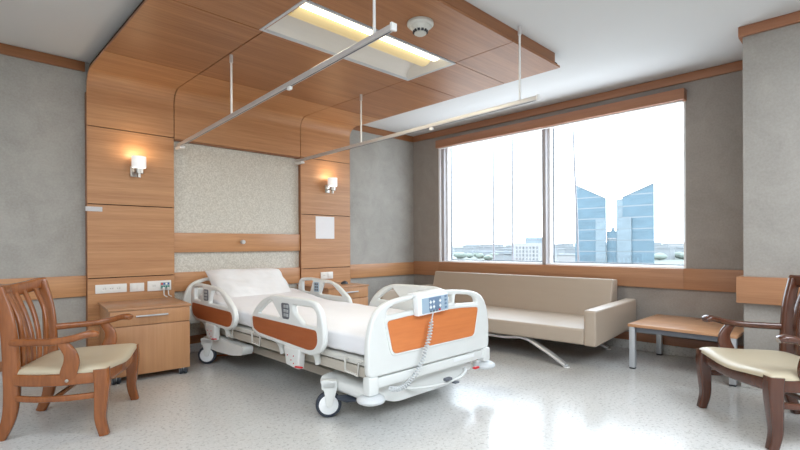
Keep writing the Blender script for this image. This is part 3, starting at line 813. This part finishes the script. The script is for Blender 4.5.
# ------------------------------------------------------------------ sofa
ang = math.radians(1.2)
A0 = V((-1.262, -3.572, 0)); ud = V((-math.sin(ang), math.cos(ang), 0)); vd = V((math.cos(ang), math.sin(ang), 0))
def sv(u, v, z): return A0+ud*u+vd*v+V((0, 0, z))
LEN = 3.02
sofa = thing('sofa', 'long beige leatherette sofa bed on bent chrome legs under the window', 'sofa', sv(LEN/2, .5, 0))
def shex(u0, u1, a, bev, seg=3, skew=0.):
    """a: (v,z) quad: front-bottom, back-bottom, back-top, front-top"""
    m = MB(); lo = [sv(u, *a[i]) for u, i in ((u0, 0), (u0, 1), (u1, 1), (u1, 0))]; hi = [sv(u, *a[i]) for u, i in ((u0, 3), (u0, 2), (u1, 2), (u1, 3))]
    lo[3] -= vd*skew; hi[3] -= vd*skew
    return m.hexa(lo+hi, bev, seg)
part('seat', shex(.115, LEN-.115, [(.0, .232), (1.0, .26), (1.0, .378), (-.005, .388)], .022, skew=.16), 'leather', sofa)
part('backrest', shex(.21, LEN-.20, [(.90, .36), (1.13, .34), (1.165, .792), (1.02, .803)], .022), 'leather', sofa)
for u0, u1 in ((0, .118), (LEN-.118, LEN)):
    part('armrest', shex(u0, u1, [(.0, .226), (1.14, .285), (1.13, .590), (.0, .568)], .022), 'leather', sofa)
def leg_run(v):
    pts = [sv(.28, v-.05, .016), sv(.46, v-.03, .105), sv(.70, v, .205), sv(.80, v, .220), sv(1.0, v, .196), sv(LEN-1.0, v, .196), sv(LEN-.80, v, .222), sv(LEN-.70, v, .205), sv(LEN-.42, v-.03, .10), sv(LEN-.255, v-.05, .012)]
    return pts
for v in (.03, 1.04):
    p = leg_run(v); vv = .0 if v < .5 else 1
    if vv:
        p = [q+vd*(.05 if i in (0, 9) else 0) for i, q in enumerate(p)]
    part('leg', MB().sweep(p[:5], .036, .016, n=14, k=.6), 'chrome', sofa)
    part('leg', MB().sweep(p[5:], .036, .016, n=14, k=.6), 'chrome', sofa)
    part('leg_rail', MB().sweep(p[4:6], .036, .016, n=14, k=.6), 'chrome', sofa)
for v in (.0, 1.06):
    for u in (.28, LEN-.255): part('foot_pad', MB().lathe([(.034, .0), (.034, .006)], sv(u, v-.02, 0), n=14), 'white_gloss', sofa)

# ------------------------------------------------------------------ low table
tx0, tx1, ty0, ty1, tz = -.925, -.065, -4.605, -3.735, .432
tb_ = thing('side_table', 'low square wooden table with grey metal legs beside the sofa', 'table', ((tx0+tx1)/2, (ty0+ty1)/2, 0))
part('tabletop', MB().box(tx0, tx1, ty0, ty1, tz-.028, tz, .004), 'table_top', tb_)
ap = MB(); i_ = .035
ap.box(tx0+i_, tx1-i_, ty0+i_, ty0+i_+.03, tz-.075, tz-.029); ap.box(tx0+i_, tx1-i_, ty1-i_-.03, ty1-i_, tz-.075, tz-.029); ap.box(tx0+i_, tx0+i_+.03, ty0+i_, ty1-i_, tz-.075, tz-.029); ap.box(tx1-i_-.03, tx1-i_, ty0+i_, ty1-i_, tz-.075, tz-.029)
part('apron', ap, 'slate', tb_, smoothing=0)
for x in (tx0+.035, tx1-.04):
    for y in (ty0+.035, ty1-.035):
        lg = part('leg', MB().box(x-.026, x+.026, y-.026, y+.026, .014, tz-.029, .005), 'alu', tb_)
        part('foot_cap', MB().box(x-.024, x+.024, y-.024, y+.024, 0, .014, .003), 'dark_plastic', lg)

# ------------------------------------------------------------------ armchairs
def make_chair(label, wd):
    c = thing('armchair', label, 'chair', group='wooden armchairs with cream seats')
    P_ = lambda n, m, mat=wd, **k: part(n, m, mat, c, world=False, **k)
    for s_ in (-1, 1):
        P_('leg', MB().sweep([(.268, s_*.355, .425), (.272, s_*.355, .33), (.265, s_*.355, .20), (.262, s_*.356, .10), (.285, s_*.36, .0)], [.042, .042, .036, .031, .027], [.040, .040, .034, .029, .026], up=(0, 1, 0), k=.36, n=16, sub=5))
        P_('leg', MB().sweep([(-.315, s_*.275, 0), (-.268, s_*.275, .12), (-.250, s_*.275, .26), (-.250, s_*.276, .40), (-.256, s_*.280, .58), (-.272, s_*.288, .76), (-.315, s_*.298, .945)], [.030, .036, .042, .044, .042, .038, .032], [.024, .026, .028, .028, .026, .024, .022], up=(0, 1, 0), k=.42, n=16, sub=5))
        P_('seat_rail', MB().sweep([(.25, s_*.358, .372), (.05, s_*.366, .370), (-.12, s_*.338, .370), (-.25, s_*.275, .372)], .018, .036, k=.36, sub=5))
        P_('stretcher', MB().sweep([(.26, s_*.352, .258), (.08, s_*.360, .252), (-.10, s_*.335, .252), (-.25, s_*.277, .256)], .014, .019, k=.5, sub=5))
        ar = P_('armrest', MB().sweep([(-.262, s_*.283, .605), (-.15, s_*.325, .606), (.0, s_*.372, .610), (.11, s_*.388, .626), (.18, s_*.384, .645), (.228, s_*.374, .650), (.255, s_*.368, .640)], [.020, .022, .025, .030, .038, .042, .032], [.024, .023, .022, .022, .022, .024, .018], k=.7, sub=6))
        sp = part('arm_support', MB().sweep([(.088, s_*.364, .345), (.092, s_*.372, .41), (.110, s_*.380, .475), (.105, s_*.386, .535), (.075, s_*.386, .585), (.055, s_*.386, .622)], [.046, .048, .044, .036, .029, .030], [.017, .018, .018, .018, .017, .017], up=(0, 1, 0), k=.5, sub=5), wd, ar, world=False)
        part('bolt', MB().lathe([(.010, 0), (.010, s_*.006), (.006, s_*.008)], (.085, s_*.382, .366), 'y', 12), 'nickel', sp, world=False)
    P_('seat_rail', MB().sweep([(.268, -.34, .370), (.290, -.18, .362), (.298, 0, .358), (.290, .18, .362), (.268, .34, .370)], .018, .038, k=.36, sub=5))
    P_('seat_rail', MB().sweep([(-.25, -.27, .372), (-.25, .27, .372)], .014, .034, k=.4))
    P_('stretcher', MB().sweep([(.0, -.35, .250), (.0, .35, .250)], .012, .014, k=.5))
    # crest rail, bowed back with upturned ends
    P_('crest_rail', MB().sweep([(-.308, -.325, .942), (-.328, -.27, .932), (-.352, -.14, .915), (-.362, 0, .910), (-.352, .14, .915), (-.328, .27, .932), (-.308, .325, .942)], [.020, .023, .024, .024, .024, .023, .020], [.032, .042, .044, .044, .044, .042, .032], k=.6, sub=6))
    for i in range(5):
        y = (i-2)*.092; o_ = .04*(abs(i-2)/2)**2
        P_('back_slat', MB().sweep([(-.248, y*.86, .37), (-.245+o_*.2, y*.88, .46), (-.258+o_*.5, y*.94, .60), (-.295+o_, y, .75), (-.352+o_, y*1.06, .90)], [.025]*5, [.010]*5, up=(1, 0, 0), k=.5, sub=4))
    # cushion: outline tapers to the back, front edge swells, sides stay flush with the rails
    def cus(u, v, sg):
        t_, q = u, 2*v-1                       # t_ 0 back .. 1 front, q across
        hw = .290+(.378-.290)*math.sin(min(1, t_*1.12)*PI/2)
        xb, xf = -.245, .300+.024*math.cos(q*PI/2)
        x = xb+(xf-xb)*t_; y = q*hw
        e = ((1-abs(2*t_-1)**9)*(1-abs(q)**9))
        wave = -.014*math.cos(q*PI*1.0)*t_**3
        top = .402+.010*(1-e)*0+.044*max(0., e)**.4+wave*1.0+.004*noise.noise(V((x*5, y*5, 0)))
        return V((x, y, top if sg > 0 else .400+wave*.8))
    cu = MB(); nU, nV = 40, 46
    dist = lambda a: .5-.5*math.cos(a*PI) if True else a
    h1 = cu.grid(lambda u, v: cus(dist(u), dist(v), 1), nU, nV); h2 = cu.grid(lambda u, v: cus(dist(u), dist(v), -1), nU, nV)
    rims = []
    for g_ in (h1, h2): rims.append([r[0] for r in g_]+g_[-1][1:]+[r[-1] for r in g_[::-1][1:]]+g_[0][::-1][1:-1])
    for i in range(len(rims[0])):
        j = (i+1) % len(rims[0]); cu.bm.faces.new((rims[0][i], rims[0][j], rims[1][j], rims[1][i]))
    P_('seat', cu, 'seat_cream', smoothing=60)
    return c
c1 = make_chair('orange-brown wooden armchair with slatted back beside the bedside cabinet', 'chair_lit')
c1.location = (-4.982, -1.522, 0); c1.rotation_euler = (0, 0, math.atan2(-.48, .875))
c2 = copy_tree(c1); c2['label'] = 'backlit, darker-toned wooden armchair with cream seat in front of the pillar'
c2.location = (-1.755, -4.97, 0); c2.rotation_euler = (0, 0, math.atan2(.75, -.66))
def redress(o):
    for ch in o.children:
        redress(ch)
    if o.type == 'MESH' and o.data.materials[0] == M['chair_lit']:
        o.data = o.data.copy(); o.data.materials[0] = M['chair_shaded']
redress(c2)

# ------------------------------------------------------------------ the city outside
def tower_mat(name, base, band, pale, zb):
    m, nt, b = new_mat(name)
    t_ = nt.nodes.new('ShaderNodeTexCoord'); sep = nt.nodes.new('ShaderNodeSeparateXYZ'); nt.links.new(t_.outputs['Object'], sep.inputs[0])
    def stripe(sock, period, width):
        a = nt.nodes.new('ShaderNodeMath'); a.operation = 'MODULO'; a.inputs[1].default_value = period
        ad = nt.nodes.new('ShaderNodeMath'); ad.operation = 'ADD'; ad.inputs[1].default_value = 1000*period
        nt.links.new(sock, ad.inputs[0]); nt.links.new(ad.outputs[0], a.inputs[0])
        c = nt.nodes.new('ShaderNodeMath'); c.operation = 'LESS_THAN'; c.inputs[1].default_value = width
        nt.links.new(a.outputs[0], c.inputs[0]); return c.outputs[0]
    n = tnoise(nt, texco(nt, (.12, .12, .35)), 1., 3, .7)
    c = ramp(nt, n, [(.35, base), (.65, tuple(min(1, q*1.35) for q in base))])
    c = mixc(nt, stripe(sep.outputs['Z'], 1.25, .22), c, tuple(min(1, q*1.25) for q in base))
    c = mixc(nt, stripe(sep.outputs['Y'], 1.5, .18), c, tuple(min(1, q*1.18) for q in base))
    c = mixc(nt, stripe(sep.outputs['Z'], 5.2, .5), c, band)
    nt.links.new(c, b.inputs['Base Color']); b.inputs['Roughness'].default_value = .6
    return m
M['tower'] = tower_mat('blue_glass_facade', (.068, .112, .142), (.17, .19, .205), (.3, .35, .4), 0)  # facade blue lightened, distance haze is in the colour
M['tower_pale'] = tower_mat('pale_glass_facade', (.125, .16, .182), (.135, .16, .175), (.3, .35, .4), 0)
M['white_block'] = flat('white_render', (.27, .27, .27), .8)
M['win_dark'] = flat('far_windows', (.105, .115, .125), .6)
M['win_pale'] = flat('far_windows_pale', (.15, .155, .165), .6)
M['city_grey'] = flat('far_grey', (.20, .215, .225), .8)  # these pale far tones carry the haze in their colour
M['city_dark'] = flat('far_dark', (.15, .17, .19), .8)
M['hill'] = flat('haze_toned_hill', (.185, .20, .213), .9)
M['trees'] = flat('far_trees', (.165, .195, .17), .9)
GZ = -13.
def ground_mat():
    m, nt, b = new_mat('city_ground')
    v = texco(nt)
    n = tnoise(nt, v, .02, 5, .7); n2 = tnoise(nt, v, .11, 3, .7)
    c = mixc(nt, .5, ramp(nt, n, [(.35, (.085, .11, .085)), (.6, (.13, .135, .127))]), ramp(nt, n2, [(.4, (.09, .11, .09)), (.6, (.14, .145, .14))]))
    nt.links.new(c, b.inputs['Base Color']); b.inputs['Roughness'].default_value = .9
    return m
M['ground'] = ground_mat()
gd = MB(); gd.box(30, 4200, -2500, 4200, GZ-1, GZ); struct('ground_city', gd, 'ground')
tw = thing('office_tower', 'blue glass tower with roof sloping down to the right', 'tower', (228, 92, GZ), group='twin glass towers')
m = MB(); m.prism([(220, 100.1, GZ), (220, 84.9, GZ), (220, 84.9, 22.6), (220, 100.1, 30.5)], (16, 6.6, 0)); part('facade', m, 'tower', tw, smoothing=0)
part('corner_bay', MB().box(219.4, 220.2, 84.95, 89.7, GZ, 13.2), 'tower_pale', tw, smoothing=0)
part('roof_edge', MB().prism([(219.8, 100.2, 30.4), (219.8, 84.8, 22.5), (219.8, 84.8, 22.9), (219.8, 100.2, 30.9)], (16.4, 6.8, 0)), 'white_block', tw, smoothing=0)
tw2 = thing('office_tower', 'blue glass tower with roof rising to the right', 'tower', (228, 71, GZ), group='twin glass towers')
m = MB(); m.prism([(220, 77.4, GZ), (220, 64., GZ), (220, 64., 27.9), (220, 77.4, 22.6)], (16, 5.8, 0)); part('facade', m, 'tower', tw2, smoothing=0)
part('side_bay', MB().box(220.5, 223.5, 77.5, 80.3, GZ, 22.), 'tower_pale', tw2, smoothing=0)
part('corner_bay', MB().box(219.4, 220.4, 73.4, 79.6, GZ, 13.), 'tower_pale', tw2, smoothing=0)
part('roof_edge', MB().prism([(219.8, 77.5, 22.5), (219.8, 63.9, 27.8), (219.8, 63.9, 28.3), (219.8, 77.5, 22.9)], (16.4, 6., 0)), 'white_block', tw2, smoothing=0)
lk = thing('link_building', 'low blue glass block joining the two towers', 'building', (226, 82.4, GZ))
part('facade', MB().box(220.6, 224, 80.35, 84.95, GZ, 7.2), 'tower', lk, smoothing=0)
part('terrace', MB().box(220.3, 224.1, 80.36, 84.9, 3.4, 3.9), 'white_block', lk, smoothing=0)
part('penthouse', MB().box(221.5, 222.3, 81.8, 83.2, 7.2, 8.8), 'tower', lk, smoothing=0)
ab = thing('apartment_block', 'white apartment block with rows of windows, beside the middle of the window', 'building', (165, 92, GZ))
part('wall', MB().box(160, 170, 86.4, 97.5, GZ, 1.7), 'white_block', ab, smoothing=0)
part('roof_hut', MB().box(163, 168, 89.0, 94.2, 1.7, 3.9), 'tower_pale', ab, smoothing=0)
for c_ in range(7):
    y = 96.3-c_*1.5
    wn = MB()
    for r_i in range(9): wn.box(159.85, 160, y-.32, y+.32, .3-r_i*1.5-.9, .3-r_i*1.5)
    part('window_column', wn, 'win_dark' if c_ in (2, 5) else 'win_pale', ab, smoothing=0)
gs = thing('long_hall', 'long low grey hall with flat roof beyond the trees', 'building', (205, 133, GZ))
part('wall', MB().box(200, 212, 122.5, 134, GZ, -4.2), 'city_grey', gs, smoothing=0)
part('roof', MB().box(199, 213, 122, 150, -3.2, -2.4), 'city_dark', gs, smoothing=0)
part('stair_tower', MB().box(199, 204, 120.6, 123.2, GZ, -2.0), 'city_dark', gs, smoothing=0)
rnd_ = random.Random(3)
taken = [(205, 262, 52, 112), (150, 180, 80, 104), (195, 220, 116, 154)]
def free(a0, a1, b0, b1):
    return all(a1 < t[0] or a0 > t[1] or b1 < t[2] or b0 > t[3] for t in taken)
n_ = 0
while n_ < 44:
    d = rnd_.uniform(330, 1300); yy = d*rnd_.uniform(.10, .78)
    hgt = rnd_.uniform(3, 8)+d*.006; wd_ = rnd_.uniform(10, 30)+d*.02
    if not free(d-2, d+17, yy-wd_/2-2, yy+wd_/2+2): continue
    taken.append((d-2, d+17, yy-wd_/2-2, yy+wd_/2+2)); n_ += 1
    b = thing('low_building', 'small pale far building on the hazy city skyline', 'building', (d, yy, GZ), group='far low buildings of the city')
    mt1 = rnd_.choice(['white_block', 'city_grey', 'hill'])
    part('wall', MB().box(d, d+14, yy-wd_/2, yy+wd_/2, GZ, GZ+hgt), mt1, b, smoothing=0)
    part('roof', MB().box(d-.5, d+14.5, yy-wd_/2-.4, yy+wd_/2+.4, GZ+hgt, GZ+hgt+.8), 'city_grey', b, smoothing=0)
n_ = 0
while n_ < 70:
    d = rnd_.uniform(330, 900); yy = d*rnd_.uniform(.12, .80); r0 = rnd_.uniform(2.2, 3.6)+d*.003
    if not free(d-r0*1.3, d+r0*1.3, yy-r0*1.3, yy+r0*1.3): continue
    taken.append((d-r0*1.2, d+r0*1.2, yy-r0*1.2, yy+r0*1.2)); n_ += 1
    tr = MB(); tr.lathe([(.5, 0), (.35, r0)], (d, yy, GZ), n=6)
    t_ = bmesh.new(); bmesh.ops.create_icosphere(t_, subdivisions=2, radius=r0)
    for v in t_.verts: v.co = V((v.co.x, v.co.y*1.5, v.co.z*.75))*(.95+.3*noise.noise(v.co*.5+V((n_, 0, 0))))+V((d, yy, GZ+r0*.75))
    tr._add(t_)
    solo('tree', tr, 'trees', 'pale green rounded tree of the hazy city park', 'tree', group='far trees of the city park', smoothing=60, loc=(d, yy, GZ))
hl = MB()
hl.grid(lambda u, v: V((2600+v*500, -600+3600*u, GZ+(13+30*max(0, noise.noise(V((u*5.2, .4, 0)))+.25)+10*noise.noise(V((u*23, 2, 0))))*math.sin(PI*min(1, v*1.0)))), 120, 8)
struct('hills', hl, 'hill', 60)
for k, (pts, lab) in enumerate(((((1.0, -.905, 3.6), (1.0, -.895, -3.)), 'thin vertical cable outside the left pane, nearer the wall corner'), (((1.0, -1.275, 3.6), (1.0, -1.26, -3.)), 'thin vertical cable outside the left pane, nearer the mullion'), (((1.0, -2.26, 3.6), (1.0, -2.29, 3.05), (1.0, -2.315, 2.28), (1.0, -2.345, 1.6), (1.0, -2.365, .94), (1.0, -2.40, -3.)), 'thin slanting cable hanging outside the right pane'))):
    solo('facade_cable', MB().sweep(pts, .015, n=6, up=(1, 0, 0)), 'cable', lab, 'cable', group='thin cables hanging outside the window')

# ------------------------------------------------------------------ light
wld = bpy.data.worlds.new('sky'); S.world = wld; wld.use_nodes = True
nt = wld.node_tree; bg = nt.nodes['Background']
tcn = nt.nodes.new('ShaderNodeTexCoord'); sp = nt.nodes.new('ShaderNodeSeparateXYZ'); nt.links.new(tcn.outputs['Generated'], sp.inputs[0])
nt.links.new(ramp(nt, sp.outputs['Z'], [(.0, (.96, .98, 1.)), (.5, (.90, .95, 1.))]), bg.inputs[0])
bg.inputs[1].default_value = 3.3
def area(name, loc, rot, sx, sy, e, col):
    l = bpy.data.lights.new(name, 'AREA'); l.shape = 'RECTANGLE'; l.size = sx; l.size_y = sy; l.energy = e; l.color = col
    o = bpy.data.objects.new(name, l); C.objects.link(o); o.location = loc; o.rotation_euler = rot
    return o
# portal in the window opening guides sky light into the room
pt = area('window_portal', (.24, (WY0+WY1)/2, (WZ0+WZ1)/2), (0, PI/2, 0), WZ1-WZ0, WY1-WY0, 1, (1, 1, 1)); pt.data.cycles.is_portal = True
# unseen fill lights added under the ceiling, then the lit tube of the fixture
area('fill_light', (-6.4, -5.6, CEIL-.02), (0, 0, 0), 2.4, 2.0, 72, (.95, .97, 1.))
area('fill_light', (-3.0, -6.4, CEIL-.02), (0, 0, 0), 2.4, 1.6, 62, (.95, .97, 1.))
area('fill_light', (-6.5, -2.4, CEIL-.02), (0, 0, 0), 1.2, 1.2, 14, (.95, .97, 1.))
area('fixture_lamp', ((lx0+lx1)/2, (ly0+ly1)/2, Zc-.02), (0, 0, 0), 1.4, .5, 10, (1., .86, .62))

S.cycles.use_denoising = True
S.cycles.max_bounces = 10; S.cycles.diffuse_bounces = 6; S.cycles.transparent_max_bounces = 12
S.cycles.sample_clamp_indirect = 6
S.cycles.caustics_reflective = False; S.cycles.caustics_refractive = False
S.view_settings.view_transform = 'Standard'; S.view_settings.look = 'None'; S.view_settings.exposure = 1.02; S.view_settings.gamma = 1.
S.view_settings.use_white_balance = True; S.view_settings.white_balance_temperature = 6050; S.view_settings.white_balance_tint = 6
